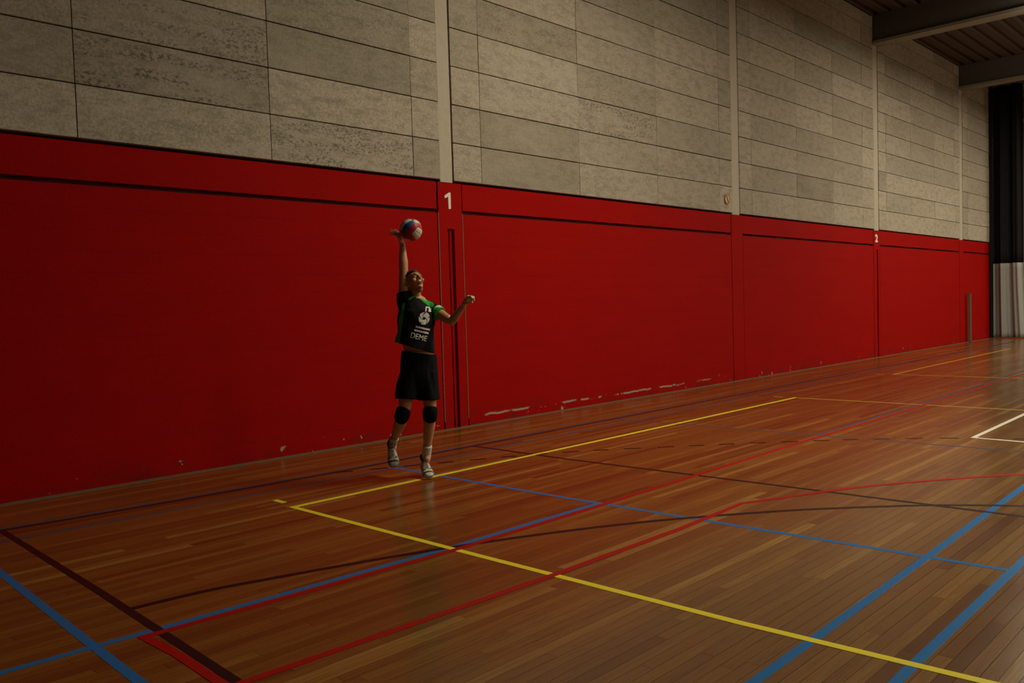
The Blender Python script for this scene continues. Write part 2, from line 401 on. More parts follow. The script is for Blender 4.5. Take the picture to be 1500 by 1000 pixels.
for i, (u0, u1, r0, r1) in enumerate(COLS):
    # upper shaft, slightly proud of the panels on its right
    p = box('pillar', u0, u1, WY - 0.012, WY + 0.10, ZR, ZC, M['column'], wall, 0.004)
    if i in NUM:                             # red foot of the pillar with a deep vertical slot
        s0, s1 = (3.765, 3.885) if i == 1 else (18.30, 18.41)
        zt = 2.60 if i == 1 else 2.72
        bm = bmesh.new()
        bbox(bm, r0, s0, WY - 0.004, WY + 0.10, 0, zt); bbox(bm, s1, r1, WY - 0.004, WY + 0.10, 0, zt)
        bbox(bm, r0, r1, WY - 0.004, WY + 0.10, zt, ZR)
        foot = bm_obj('pillar_foot', bm, M['red'], wall)
        box('slot_back', s0, s1, WY + 0.038, WY + 0.07, 0, zt, M['red'], foot)
        box('slot_rail', s0 + 0.055, s0 + 0.08, WY + 0.022, WY + 0.037, 0, zt - 0.01, M['red'], foot)
        v, f = text_mesh(NUM[i], 0.26, 0.010)
        if i == 1: v, f = [(0.0, -.105), (.042, -.105), (.042, .105), (.012, .105), (-.062, .062), (-.062, .026), (0.0, .052)], [(0, 1, 2, 3, 6), (6, 3, 4, 5)]
        cx, cz = ((3.795, 2.965) if i == 1 else (18.31, 2.99))
        num = bm_obj('number', extruded(v, f, lambda a, b: (cx + a*(1.0 if i == 1 else 1.3), WY - 0.0045, cz + b), 0.002, (0, -1, 0)), M['white_num'], foot)
        num['label'] = 'white painted number ' + NUM[i]
    else:
        box('pillar_foot', r0, r1, WY - 0.004, WY + 0.10, 0, ZR, M['red'], wall)
    for xx, e in ((r0, -1), (r1, 1)):        # joints beside the column foot
        if i == 1:
            box('joint_sealant', min(xx, xx+e*0.012), max(xx, xx+e*0.012), WY - 0.008, WY + 0.05, 0.10, ZG - 0.03, M['sealant'], wall)
        else:
            box('joint_sealant', min(xx, xx+e*0.012), max(xx, xx+e*0.012), WY + 0.006, WY + 0.05, 0.0, ZR - 0.02, M['redjoint'], wall)

# spans between column feet: ring beam, groove, block courses
for i in range(len(COLS) - 1):
    a, b = COLS[i][3] + 0.02, COLS[i+1][2] - 0.02
    box('ring_beam', a, b, WY + 0.004, WY + 0.08, ZG + 0.012, ZR, M['red'], wall, 0.003)
    box('groove_back', a, b, WY + 0.05, WY + 0.07, ZG - 0.06, ZG + 0.03, M['redjoint'], wall)
    for kx in range(14):
        z0 = kx*0.2; z1 = min(z0 + 0.2, ZG - 0.028)
        jig = random.uniform(-0.0005, 0.0005)
        box('block_course', a, b, WY + jig, WY + 0.07, z0 + 0.0002, z1 - 0.0002, M['red'], wall, 0.0008)
# concrete panels
def joints(i):
    a, b = COLS[i][1] + 0.018, COLS[i+1][0]
    if i == 0: return [a, -3.02, -0.745, 1.235, 3.215, b]
    if i == 1: return [a, 4.405, 6.49, 8.585, 10.64, b]
    if i == 2: return [a, 11.86, 13.85, 15.72, 17.42, b]
    if i == 3: return [a, 18.97, 20.75, 22.7, 24.5, b]
    return [a, a + .5, a + 2.5, a + 4.4, a + 6.2, b]
cache = {}
PZ = [3.222 + 0.495*k for k in range(12)]
def panel(x0, x1, z0, z1, y, seedcol):
    g, gx = 0.0065, 0.0032
    key = (round(x1-x0, 3), round(z1-z0, 3))
    if key not in cache:
        bm = bmesh.new(); bbox(bm, 0, key[0] - 2*gx, 0, 0.075, 0, key[1] - 2*g)
        bmesh.ops.bevel(bm, geom=bm.edges[:], offset=0.003, segments=1, affect='EDGES')
        me = bpy.data.meshes.new('panel'); bm.to_mesh(me); bm.free(); me.materials.append(M['concrete']); cache[key] = me
    o = bpy.data.objects.new('panel', cache[key]); link(o, wall)
    o.location = (x0 + gx, y, z0 + g); o.color = seedcol
    # each panel hangs a little out of true
    o.rotation_euler = (random.uniform(-.004, .004), 0, random.uniform(-.002, .002))
TONE = {(0, 1, 0): .78, (0, 2, 0): .72, (0, 2, 1): .30, (0, 2, 2): .36, (0, 3, 0): .62, (0, 3, 1): .74, (0, 3, 2): .25, (0, 3, 3): .34,
        (0, 4, 0): .35, (1, 0, 0): .62, (1, 1, 0): .2, (1, 1, 1): .25, (1, 1, 2): .6, (1, 2, 0): .55, (1, 2, 1): .4, (1, 2, 2): .5, (1, 3, 0): .45, (2, 2, 1): .2, (0, 1, 1): .3, (0, 1, 2): .4}
STAIN = {(0, 2, 1): 1, (0, 2, 2): .9, (0, 3, 0): 1, (0, 2, 3): .5, (0, 1, 2): .4, (1, 2, 2): .9, (1, 2, 3): .5, (0, 4, 2): .3, (1, 2, 0): .4, (2, 2, 1): .5, (1, 1, 4): .5}
for i in range(4 + 1):
    J = joints(i)
    for j in range(len(J) - 1):
        if J[j] > 31 or J[j+1] < -7: continue
        for k in range(11):
            z1 = min(PZ[k+1], ZC - 0.02)
            if z1 - PZ[k] < 0.1: continue
            tn = TONE.get((i, j, k), random.uniform(0.3, 0.72)); stn = STAIN.get((i, j, k), max(0, random.uniform(-0.5, 0.45)))
            panel(J[j], J[j+1], PZ[k], z1, WY - 0.022 + random.uniform(-.004, .004), (tn, random.random(), stn, 1))

# other walls of the hall, ceiling deck and beams
wr = box('wall_right', X1, X1 + 0.2, Y0, WY + 0.3, -0.2, ZC + 0.4, M['plain']); tag(wr, 'plain beige end wall beyond the divider curtain', kind='structure')
wl = box('wall_left', X0 - 0.2, X0, Y0, WY + 0.3, -0.2, ZC + 0.4, M['plain']); tag(wl, 'plain beige end wall near the service corner', kind='structure')
wf = box('wall_front', X0 - 0.2, X1 + 0.2, Y0 - 0.2, Y0, -0.2, ZC + 0.4, M['plain']); tag(wf, 'plain beige wall facing the red wall', kind='structure')
vs, fs = [], []
y = Y0; prof = []
while y < WY + 0.1:
    prof += [(y, ZC), (y + 0.16, ZC), (y + 0.20, ZC + 0.09), (y + 0.30, ZC + 0.09)]
    y += 0.34
for yy, zz in prof: vs += [(X0, yy, zz), (X1, yy, zz)]
for i in range(len(prof) - 1): fs.append((2*i, 2*i+1, 2*i+3, 2*i+2))
n0 = len(vs); vs += [(X0, Y0, ZC + 0.35), (X1, Y0, ZC + 0.35), (X1, prof[-1][0], ZC + 0.35), (X0, prof[-1][0], ZC + 0.35)]
fs.append((n0, n0+1, n0+2, n0+3))
ceil = mk('ceiling', vs, fs, M['deck']); tag(ceil, 'dark corrugated steel roof deck of the hall', kind='structure')
for (u0, u1, r0, r1) in COLS:
    cx = (u0 + u1)/2
    bm = bmesh.new(); bbox(bm, cx - 0.12, cx + 0.12, Y0, WY - 0.03, 7.86, ZC - 0.004)
    b = bm_obj('roof_beam', bm, M['beam'], ceil)
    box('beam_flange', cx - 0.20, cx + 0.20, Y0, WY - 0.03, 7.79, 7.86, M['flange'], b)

# luminaires under the roof (real fittings around the area lights)
M['lum'] = simple('luminaire_white_steel', (0.6, 0.6, 0.55), 0.5, 0.05, 10)
for i, (lx, ly, lz, pw) in enumerate(LAMPS):
    t = empty('ceiling_luminaire', (lx, ly, lz))
    tag(t, 'long ceiling luminaire %s, %s' % ('near the red wall' if ly > -6 else 'over mid hall',
        ('just past the pillar numbered 1', 'just before the pillar numbered 2', 'before the divider curtain', 'beyond the divider curtain')[i//2]), 'lamp', 'luminaires under the roof deck')
    bm = bmesh.new(); bbox(bm, -0.75, 0.75, -1.75, 1.75, -0.10, 0)
    bm_obj('housing', bm, M['lum'], t)
    for sx in (-0.5, 0.5):
        for sy in (-1.4, 1.4):
            box('hanger_rod', sx - .01, sx + .01, sy - .01, sy + .01, 0, ZC - lz, M['lum'], t)

# ------------------------------------------------------------------ divider curtain, post, round sign
cur = empty('divider_curtain', (28.3, 1.7, 0))
tag(cur, 'tall black divider curtain with pale grey lower part, bunched beside red wall', 'curtain')
def curtain_part(name, z0, z1, mat, ya, yb, flare, nfold, amp):
    vs, fs = [], []; n, m = 120, 14
    for j in range(m + 1):
        t = j/m; z = z0 + (z1 - z0)*t
        for i in range(n + 1):
            s = i/n
            yy = ya + (yb - ya)*s*(1 + flare*(1 - t)**1.5)
            ph = s*nfold*2*math.pi
            xx = amp*(math.sin(ph + 0.5*math.sin(0.25*z + s*5)) + 0.35*math.sin(2.3*ph + 1.1)) * (1.0 + 0.12*max(0, 1 - z))
            zz = z + (0.02*s + 0.008*math.sin(ph*0.5) if j == 0 and z0 < 1 else 0)
            vs.append((xx, yy - 1.7, zz))
    for j in range(m):
        for i in range(n):
            a = j*(n+1) + i; fs.append((a, a+1, a+n+2, a+n+1))
    o = mk(name, vs, fs, mat, cur, True)
    sm = o.modifiers.new('thick', 'SOLIDIFY'); sm.thickness = 0.006
    return o
curtain_part('lower_panel', 0.02, 2.50, M['cur_grey'], 2.12, 1.24, 0.12, 2.3, 0.085)
curtain_part('upper_panel', 2.50, 8.36, M['cur_black'], 2.12, 1.24, 0.0, 2.3, 0.085)
box('edge_band', -0.16, -0.15, 2.07 - 1.7, 2.19 - 1.7, 0.02, 8.36, M['cur_black'], cur)
box('top_rail', -0.06, 0.06, -0.9, 0.45, 8.36, 8.43, M['beam'], cur)
for yy in (-0.5, 0.3): box('rail_hanger', -0.01, 0.01, yy - .01, yy + .01, 8.43, ZC, M['beam'], cur)

post = empty('wall_post', (25.62, 2.10, 0))
tag(post, 'slim grey metal post standing against red wall near the divider curtain', 'post')
box('upright', -0.05, 0.05, -0.04, 0.04, 0.02, 1.52, M['steel'], post, 0.006)
box('base_plate', -0.10, 0.10, -0.08, 0.08, 0.0, 0.02, M['steel'], post, 0.004)
box('top_cap', -0.06, 0.06, -0.05, 0.05, 1.52, 1.54, M['steel'], post, 0.004)

sign = empty('round_sign', (10.88, WY - 0.03, 3.47))
tag(sign, 'small round prohibition sign on a concrete panel beside the second pillar', 'sign')
def disc(name, r0, r1, y0, y1, mat, seg=40):
    vs, fs = [], []
    for i in range(seg):
        a = 2*math.pi*i/seg; c, s = math.cos(a), math.sin(a)
        vs += [(r0*c, y0, r0*s), (r1*c, y0, r1*s), (r1*c, y1, r1*s), (r0*c, y1, r0*s)]
    for i in range(seg):
        j = (i + 1) % seg
        for q in range(4):
            fs.append((4*i + q, 4*i + (q+1) % 4, 4*j + (q+1) % 4, 4*j + q))
    if r0 == 0: pass
    return mk(name, vs, fs, mat, sign)
disc('plate', 0.0005, 0.092, -0.006, 0.0, M['sign_white']); disc('ring', 0.074, 0.097, -0.010, 0.0, M['sign_red'])
bm = bmesh.new(); bbox(bm, -0.012, 0.012, -0.011, -0.006, -0.076, 0.076)
bmesh.ops.rotate(bm, verts=bm.verts[:], matrix=Matrix.Rotation(math.radians(-28), 3, 'Y')); bm_obj('slash', bm, M['sign_dark'], sign)

# ------------------------------------------------------------------ volleyball player and ball
PA = math.radians(40.1267)
person = empty('person', (1.40, 0.0, 0.0), -PA)
tag(person, 'volleyball player in black and green kit reaching up to serve the ball', 'person')

def mat_skin():
    k = N('skin'); tc = k.n('ShaderNodeTexCoord').outputs['Object']
    nz = k.noise(tc, 12, 4); k.l(k.mix(nz, (0.43, 0.185, 0.082, 1), (0.53, 0.255, 0.125, 1)), k.b.inputs['Base Color'])
    k.b.inputs['Roughness'].default_value = 0.5; k.b.inputs['Subsurface Weight'].default_value = 0.0
    return k.m
M['skin'] = mat_skin()
M['leg_skin'] = M['skin']
M['jersey'] = simple('black_jersey_fabric', (0.012, 0.012, 0.014), 0.75, 0.3, 80, spec=0.06)
M['green'] = simple('green_jersey_trim', (0.03, 0.33, 0.035), 0.65, 0.15, 80, spec=0.06)
M['print'] = simple('white_jersey_print', (0.62, 0.60, 0.55), 0.6, 0.08, 60)
M['shorts'] = simple('black_shorts_fabric', (0.008, 0.008, 0.009), 0.8, 0.3, 80, spec=0.06)
M['pad'] = simple('black_kneepad_fabric', (0.006, 0.006, 0.007), 0.85, 0.3, 90, spec=0.06)
M['hair'] = simple('dark_brown_hair', (0.022, 0.013, 0.008), 0.55, 0.4, 70, 0.3)
M['sock'] = simple('white_sock_knit', (0.55, 0.50, 0.43), 0.9, 0.15, 120, 0.3)
M['shoe'] = simple('white_shoe_mesh', (0.50, 0.47, 0.38), 0.6, 0.12, 90)
M['shoe_dark'] = simple('dark_green_shoe_trim', (0.035, 0.055, 0.04), 0.6, 0.2, 60)
M['sole'] = simple('grey_shoe_rubber', (0.30, 0.27, 0.20), 0.7, 0.15, 40)
M['lip'] = simple('lip_skin', (0.30, 0.11, 0.08), 0.5, 0.1, 40)
M['eye'] = simple('eye_white', (0.5, 0.47, 0.42), 0.25, 0.05, 20)
M['tape'] = simple('white_finger_tape', (0.75, 0.70, 0.62), 0.8, 0.06, 60)

V = Vector
def frame(t, hint):
    u = hint - t*hint.dot(t)
    if u.length < 1e-4: u = V((0.3, 1, 0.2)) - t*V((0.3, 1, 0.2)).dot(t)
    u.normalize(); return u, t.cross(u)

def tube(bm, st, hint=V((1, 0, 0)), seg=20, cap=True, power=2.0, round_ends=True):
    """st: [(centre, rx, ry[, tangent])]; closed loft with rounded ends"""
    st = [(V(s[0]), s[1], s[2] if len(s) > 2 and s[2] else s[1], V(s[3]) if len(s) > 3 else None) for s in st]
    tans = []
    for i, s in enumerate(st):
        if s[3] is not None: tans.append(s[3].normalized()); continue
        a = st[max(0, i-1)][0]; b = st[min(len(st)-1, i+1)][0]; tans.append((b - a).normalized())
    rings = []
    def ring(c, rx, ry, t):
        u, v = frame(t, hint); r = []
        for k in range(seg):
            a = 2*math.pi*k/seg; ca, sa = math.cos(a), math.sin(a)
            e = 2.0/power
            r.append(bm.verts.new(c + u*(rx*math.copysign(abs(ca)**e, ca)) + v*(ry*math.copysign(abs(sa)**e, sa))))
        rings.append(r)
    if round_ends:
        c, rx, ry, _ = st[0]; m = min(rx, ry)
        for q in (0.35, 0.75): ring(c - tans[0]*m*math.sqrt(1-q*q), rx*q, ry*q, tans[0])
    for s, t in zip(st, tans): ring(s[0], s[1], s[2], t)
    if round_ends:
        c, rx, ry, _ = st[-1]; m = min(rx, ry)
        for q in (0.75, 0.35): ring(c + tans[-1]*m*math.sqrt(1-q*q), rx*q, ry*q, tans[-1])
    for a, b in zip(rings, rings[1:]):
        for k in range(seg): bm.faces.new((a[k], a[(k+1) % seg], b[(k+1) % seg], b[k]))
    if cap:
        bm.faces.new(list(reversed(rings[0]))); bm.faces.new(rings[-1])

def ellipsoid(bm, c, rx, ry, rz, R=None, seg=24, rings=14):
    res = bmesh.ops.create_uvsphere(bm, u_segments=seg, v_segments=rings, radius=1.0)
    mat = Matrix.Translation(V(c)) @ (R.to_4x4() if R else Matrix.Identity(4)) @ Matrix.Diagonal((rx, ry, rz, 1))
    bmesh.ops.transform(bm, matrix=mat, verts=res['verts']); return res['verts']

def remesh(name, bm, mat, parent, voxel, smooth_it=6):
    bmesh.ops.recalc_face_normals(bm, faces=bm.faces[:])
    me = bpy.data.meshes.new(name); bm.to_mesh(me); bm.free()
    ob = bpy.data.objects.new(name + '_tmp', me); COL.objects.link(ob)
    rm = ob.modifiers.new('r', 'REMESH'); rm.mode = 'VOXEL'; rm.voxel_size = voxel; rm.use_smooth_shade = True
    sm = ob.modifiers.new('s', 'SMOOTH'); sm.iterations = smooth_it; sm.factor = 0.5
    dg = bpy.context.evaluated_depsgraph_get()
    me2 = bpy.data.meshes.new_from_object(ob.evaluated_get(dg)); me2.name = name
    bpy.data.objects.remove(ob); bpy.data.meshes.remove(me)
    me2.materials.clear(); me2.materials.append(mat)
    for p in me2.polygons: p.use_smooth = True
    return link(bpy.data.objects.new(name, me2), parent)

LAT = V((0.93, 0.30, -0.22)).normalized()        # across the chest, from his right to his left shoulder
HC = V((-0.043, 0.0, 1.826))                     # head centre and axes
HF = V((0.45, -0.77, 0.46)).normalized(); HU = (V((-0.03, 0, 1)) - HF*HF.dot(V((-0.03, 0, 1)))).normalized(); HR = HF.cross(HU)
HM = Matrix((HR, HF, HU)).transposed()
def H(a, b, c): return HC + HR*a + HF*b + HU*c

RSH, REL, RWR = V((-0.140, -0.01, 1.700)), V((-0.139, 0.03, 1.962)), V((-0.143, 0.075, 2.180))
LSH, LEL, LWR = V((0.105, 0.075, 1.575)), V((0.284, -0.07, 1.450)), V((0.388, -0.16, 1.585))
RHP, RKN, RAN = V((-0.112, 0.0, 1.03)), V((-0.182, -0.05, 0.612)), V((-0.297, 0.19, 0.335))
LHP, LKN, LAN = V((0.052, 0.04, 1.01)), V((0.062, 0.0, 0.608)), V((0.015, 0.09, 0.215))

body = bmesh.new()
# trunk
tube(body, [((-0.030, 0.02, 0.98), .145, .11), ((-0.028, 0.02, 1.08), .152, .112), ((-0.028, 0.02, 1.19), .138, .10), ((-0.030, 0.018, 1.30), .142, .105),
            ((-0.035, 0.015, 1.43), .155, .112), ((-0.035, 0.02, 1.55), .150, .10), ((-0.03, 0.028, 1.635), .105, .075)], LAT, 28)
# shoulders and neck
tube(body, [(RSH + V((0, 0, -.02)), .060), ((-0.03, 0.03, 1.62), .07), (LSH + V((0, 0, -.01)), .058)], V((0, 0, 1)))
tube(body, [((-0.035, 0.035, 1.60), .062), ((-0.040, 0.028, 1.69), .054), (H(0, -.022, -.045), .054)], LAT)
# head
tube(body, [(H(0, -.006, .030), .070, .088), (H(0, .002, 0), .070, .086), (H(0, .012, -.04), .063, .074), (H(0, .028, -.075), .050, .056), (H(0, .045, -.102), .030, .034)], HR, 24)
ellipsoid(body, H(0, -.014, .030), .075, .093, .077, HM)
tube(body, [(H(0, .088, .022), .007), (H(0, .097, 0.0), .0085), (H(0, .106, -.020), .0105)], HR, 12)
ellipsoid(body, H(0.009, .094, -.025), .007, .008, .006, HM, 12, 8); ellipsoid(body, H(-0.009, .094, -.025), .007, .008, .006, HM, 12, 8)
tube(body, [(H(-.045, .066, .030), .008), (H(-.02, .083, .033), .009), (H(.02, .083, .033), .009), (H(.045, .066, .030), .008)], HU, 12)
ellipsoid(body, H(0, .082, -.052), .024, .012, .010, HM, 14, 8); ellipsoid(body, H(0, .079, -.098), .018, .012, .012, HM, 14, 8)
for s in (-1, 1):
    ellipsoid(body, H(s*.073, -.008, -.004), .011, .020, .031, HM, 14, 10); ellipsoid(body, H(s*.042, .062, -.018), .022, .020, .020, HM, 14, 10)
# arms
tube(body, [(RSH + V((.02, .0, -.04)), .056), (RSH + V((0, 0, .03)), .054), (RSH.lerp(REL, .45), .049), (RSH.lerp(REL, .8), .043), (REL, .041), (REL.lerp(RWR, .22), .043), (REL.lerp(RWR, .5), .037), (REL.lerp(RWR, .8), .029), (RWR, .026, .030)], V((1, 0, 0)))
tube(body, [(LSH + V((-.03, .01, .0)), .056), (LSH.lerp(LEL, .15), .053), (LSH.lerp(LEL, .5), .048), (LSH.lerp(LEL, .85), .042), (LEL, .041), (LEL.lerp(LWR, .25), .043), (LEL.lerp(LWR, .55), .036), (LEL.lerp(LWR, .85), .028), (LWR, .026, .029)], V((0, 1, 0)))
# legs
def leg(h, k, a):
    back = V((0, 1, 0))
    tube(body, [(h, .088, .092), (h.lerp(k, .3), .084, .088), (h.lerp(k, .65), .068, .072), (h.lerp(k, .9), .056, .06), (k, .055, .056), (k.lerp(a, .12), .052, .054),
                (k.lerp(a, .32) + back*.012, .057, .060), (k.lerp(a, .55) + back*.006, .048, .050), (k.lerp(a, .8), .037, .039), (a, .034, .038)], V((1, 0, 0)))
leg(RHP, RKN, RAN); leg(LHP, LKN, LAN)

def hand(wrist, pu, pn, size, fingers, thumb):
    """pu: wrist-to-knuckles direction, pn: palm normal (the side the palm looks to)"""
    pu = pu.normalized(); pn = (pn - pu*pn.dot(pu)).normalized(); px = pu.cross(pn)
    L = 0.092*size
    tube(body, [(wrist, .026*size, .021*size), (wrist + pu*L*.35, .034*size, .017*size), (wrist + pu*L*.75, .041*size, .015*size), (wrist + pu*L, .040*size, .012*size)], px, 18, power=2.4)
    out = []
    for k, (spread, curl, ln) in enumerate(fingers):
        off = (-.030 + .020*k)*size
        p = wrist + pu*L*(0.97 - 0.04*abs(k - 1.4)) + px*off; ang = 0.0; pts = [(p - pu*.012, .0095*size)]
        d0 = (pu*math.cos(spread) + px*math.sin(spread)).normalized()
        for seg_, c in zip((.45, .30, .25), curl):
            ang += c; d = d0*math.cos(ang) + pn*math.sin(ang); p = p + d*(ln*size*seg_); pts.append((p, (.0088 - .0006*len(pts))*size))
        tube(body, pts, px, 12); out.append([q[0] for q in pts])
    side, t1, t2 = thumb
    p0 = wrist + pu*L*.28 + px*side*.026*size
    p1 = p0 + (px*side*t1[0] + pu*t1[1] + pn*t1[2]).normalized()*.042*size
    p2 = p1 + (px*side*t2[0] + pu*t2[1] + pn*t2[2]).normalized()*.036*size
    tube(body, [(p0, .013*size), (p1, .0105*size), (p2, .0088*size)], pn, 12)
    return out
# right hand: palm on the ball, fingers spread and bent back from the impact
hand(RWR, V((-0.26, -.22, .92)), V((.86, -.30, .30)), 1.08,
     [(-.35, (-.95, -.25, -.05), .074), (-.10, (-.85, -.25, -.05), .086), (.12, (-.75, -.2, .0), .084), (.42, (-.6, -.15, .0), .066)], (-1, (.85, .45, .15), (.6, .8, .1)))
# left hand: loose fist
lf = hand(LWR, V((.55, -.20, .80)), V((.72, -.45, -.45)), 1.18,
     [(-.05, (.75, 1.25, .9), .074), (0, (.85, 1.3, .9), .082), (.04, (.95, 1.3, .9), .077), (.1, (1.0, 1.3, .9), .060)], (-1, (.3, .6, .75), (-.5, .6, .7)))
tube(body, [(RAN, .034), (RAN + V((.0, -.03, -.07)), .034, .04)], V((1, 0, 0))); tube(body, [(LAN, .034), (LAN + V((.0, -.03, -.06)), .034, .04)], V((1, 0, 0)))
body_o = remesh('body', body, M['skin'], person, 0.0045, 3)

# face details
for s in (-1, 1):
    bm = bmesh.new(); ellipsoid(bm, H(s*.031, .0745, .012), .0135, .010, .0085, HM, 14, 10)
    e = bm_obj('eye', bm, M['eye'], person, True)
    bm = bmesh.new(); ellipsoid(bm, H(s*.031, .0815, .013), .0055, .004, .0060, HM, 12, 8); bm_obj('iris', bm, M['hair'], e, True)
    bm = bmesh.new(); tube(bm, [(H(s*.014, .0885, .034), .0035), (H(s*.032, .0850, .040), .0042), (H(s*.049, .0700, .034), .003)], HU, 8); bm_obj('eyebrow', bm, M['hair'], person, True)
bm = bmesh.new(); tube(bm, [(H(-.022, .083, -.053), .003), (H(-.008, .0925, -.050), .0055), (H(.008, .0925, -.050), .0055), (H(.022, .083, -.053), .003)], HU, 10)
tube(bm, [(H(-.018, .083, -.060), .003), (H(0, .0915, -.061), .006), (H(.018, .083, -.060), .003)], HU, 10); bm_obj('lips', bm, M['lip'], person, True)
# hair: a close cap with a fringe line, tucked into the skull below the hairline
bm = bmesh.new(); bmesh.ops.create_icosphere(bm, subdivisions=5, radius=1.0)
for v in bm.verts:
    a, b, c = v.co
    q = V((a*.083, b*.102, c*.090)); edge = 0.036 if b > 0.45 else (0.036 - 0.085*(min(1, (0.45 - b)/0.5)))
    if abs(a) > .55 and -.35 < b < .35: edge = max(edge, -.005 if b < 0.15 else .02)
    f = max(0, min(1, (q.z - edge + .006*noise.noise(v.co*9))/.012 + .5)); sc = .86 + .14*f
    q = q*sc*(1 + f*(.035*noise.noise(v.co*7) + .02*noise.noise(v.co*19)))
    v.co = HC + HR*q.x + HF*(q.y - .016) + HU*(q.z + .032)
bm_obj('hair', bm, M['hair'], person, True)

# jersey: trunk shell, lifted hem, short sleeves
bm = bmesh.new()
HEMT = V((0.30, 0.05, 0.92))
tube(bm, [((-0.062, 0.012, 1.216), .194, .135, HEMT), ((-0.055, 0.012, 1.28), .184, .130, V((.22, 0, 1))), ((-0.042, 0.014, 1.36), .176, .126, V((.12, 0, 1))), ((-0.036, 0.015, 1.46), .178, .126, V((.05, 0, 1))),
          ((-0.035, 0.02, 1.55), .170, .114), ((-0.032, 0.028, 1.62), .130, .090), ((-0.036, 0.032, 1.665), .078, .070)], LAT, 36, round_ends=False)
tube(bm, [(RSH + V((.03, 0, -.10)), .070, .075), (RSH + V((.005, 0, -.02)), .074, .074), (RSH + V((-.006, .003, .035)), .070, .070)], V((1, 0, 0)), round_ends=False)
tube(bm, [(RSH + V((-.005, 0, -.13)), .052, .07), (RSH + V((-.008, 0, -.04)), .066, .07), (RSH, .066)], V((1, 0, 0)))
tube(bm, [(LSH + V((-.08, -.005, .02)), .070, .075), (LSH + V((-.02, 0, .0)), .071, .074), (LSH.lerp(LEL, .30), .067, .070), (LSH.lerp(LEL, .44), .068, .070)], V((0, 1, 0)), round_ends=False)
tube(bm, [(RSH + V((0.02, 0, -.03)), .062), ((-0.03, 0.03, 1.625), .072), (LSH + V((-.01, 0, -.005)), .062)], V((0, 0, 1)))
jer = remesh('jersey', bm, M['jersey'], person, 0.005, 5)
# cloth folds pulled from the lifted shoulder towards the hip
for v in jer.data.vertices:
    p = v.co; d = V((p.x + .03, p.y - .02, 0)); d = d.normalized() if d.length > 1e-4 else V((0, -1, 0))
    s = p.x*0.75 + p.z*0.55
    v.co = p + d*(.013*noise.noise(V((s*13, p.y*4, p.z*4))) + .004*noise.noise(p*22)) * min(1, max(0, (1.72 - p.z)*6))
jer.data.materials.append(M['green']); jer.data.materials.append(M['print'])
jer['label'] = 'black jersey with green trim and white chest print'
def seg_dist(p, a, b):
    ab = (b[0]-a[0], b[1]-a[1]); t = max(0, min(1, ((p[0]-a[0])*ab[0] + (p[1]-a[1])*ab[1])/(ab[0]**2 + ab[1]**2)))
    return math.hypot(p[0]-a[0]-t*ab[0], p[1]-a[1]-t*ab[1]), t
for f in jer.data.polygons:
    c = f.center; p = (c.x, c.z); g = 0
    d, t = seg_dist(p, (-.094, 1.667), (-.030, 1.705))
    if c.y < .04 and d < .0085: g = 1                                     # collar piping
    d, t = seg_dist(p, (0.005, 1.678), (0.105, 1.610))
    if d < .010 + .014*t: g = 1                                           # shoulder stripe
    sl = (c - LSH).dot((LEL - LSH).normalized())
    if sl > .062 and c.x > .12 and c.z > 1.47: g = 1 if sl < .128 else 1
    if sl > .062 and c.x > .12 and c.z > LSH.lerp(LEL, .3).z + .048: g = 2 if sl < .10 else 1
    d, t = seg_dist(p, (-.146, 1.625), (-.222, 1.27))
    if c.y < .06 and d < .012 + .014*t and c.z < 1.635: g = 1             # side panel
    f.material_index = g

# prints on the chest, laid onto the cloth
bt = BVHTree.FromPolygons([v.co for v in jer.data.vertices], [tuple(f.vertices) for f in jer.data.polygons])
NRM = V((0.22, -0.97, 0.05)).normalized()
def on_cloth(x, z):
    hit = bt.ray_cast(V((x, -0.6, z)), V((0, 1, 0)))
    if not hit[0]: return V((x, -0.1, z))
    nn = hit[1] if hit[1].y < 0 else -hit[1]
    return hit[0] + nn*0.003 + V((0, -0.002, 0))
def cloth_print(name, polys, label):
    bm = bmesh.new()
    for poly in polys:
        bm.faces.new([bm.verts.new((a, b, 0)) for a, b in poly])
    bmesh.ops.triangulate(bm, faces=bm.faces[:])
    for _ in range(2): bmesh.ops.subdivide_edges(bm, edges=bm.edges[:], cuts=1, use_grid_fill=True)
    for v in bm.verts: v.co = on_cloth(v.co.x, v.co.y)
    o = bm_obj(name, bm, M['print'], jer); o['label'] = label; return o
TI = math.radians(-16); ca, sa = math.cos(TI), math.sin(TI)
def tilt(cx, cz, a, b): return (cx + a*ca - b*sa, cz + a*sa + b*ca)
# swirl emblem of five blades round a dark eye
blades = []
for k in range(5):
    a0 = 2*math.pi*k/5 + 0.5; pts = []
    for q in range(7):
        a = a0 + q/6*1.02; pts.append((.052*math.cos(a)*.95, .058*math.sin(a)))
    pts.append((.030*math.cos(a0 + 1.62), .034*math.sin(a0 + 1.62)))
    pts.append((.013*math.cos(a0 + 1.9), .013*math.sin(a0 + 1.9)))
    pts.append((.030*math.cos(a0 + .55), .034*math.sin(a0 + .55)))
    blades.append([tilt(.034, 1.487, x, z) for x, z in pts])
cloth_print('emblem_print', blades, 'white swirl emblem of five blades')
bars = [[tilt(cx, cz, x, z) for x, z in ((-.066, -.008), (.066, -.008), (.066, .008), (-.066, .008))] for cx, cz in ((.018, 1.398), (.005, 1.367))]
cloth_print('bar_print', bars, 'two white bars')
v, f = text_mesh('DEME', 0.070)
cloth_print('word_print', [[tilt(-.022, 1.318, v[i][0]*.86, v[i][1]) for i in q] for q in f], 'white word DEME')
mk1 = [(-.028, -.03), (-.018, -.03), (-.020, .012), (.002, .016), (.002, .027), (-.034, .022)]
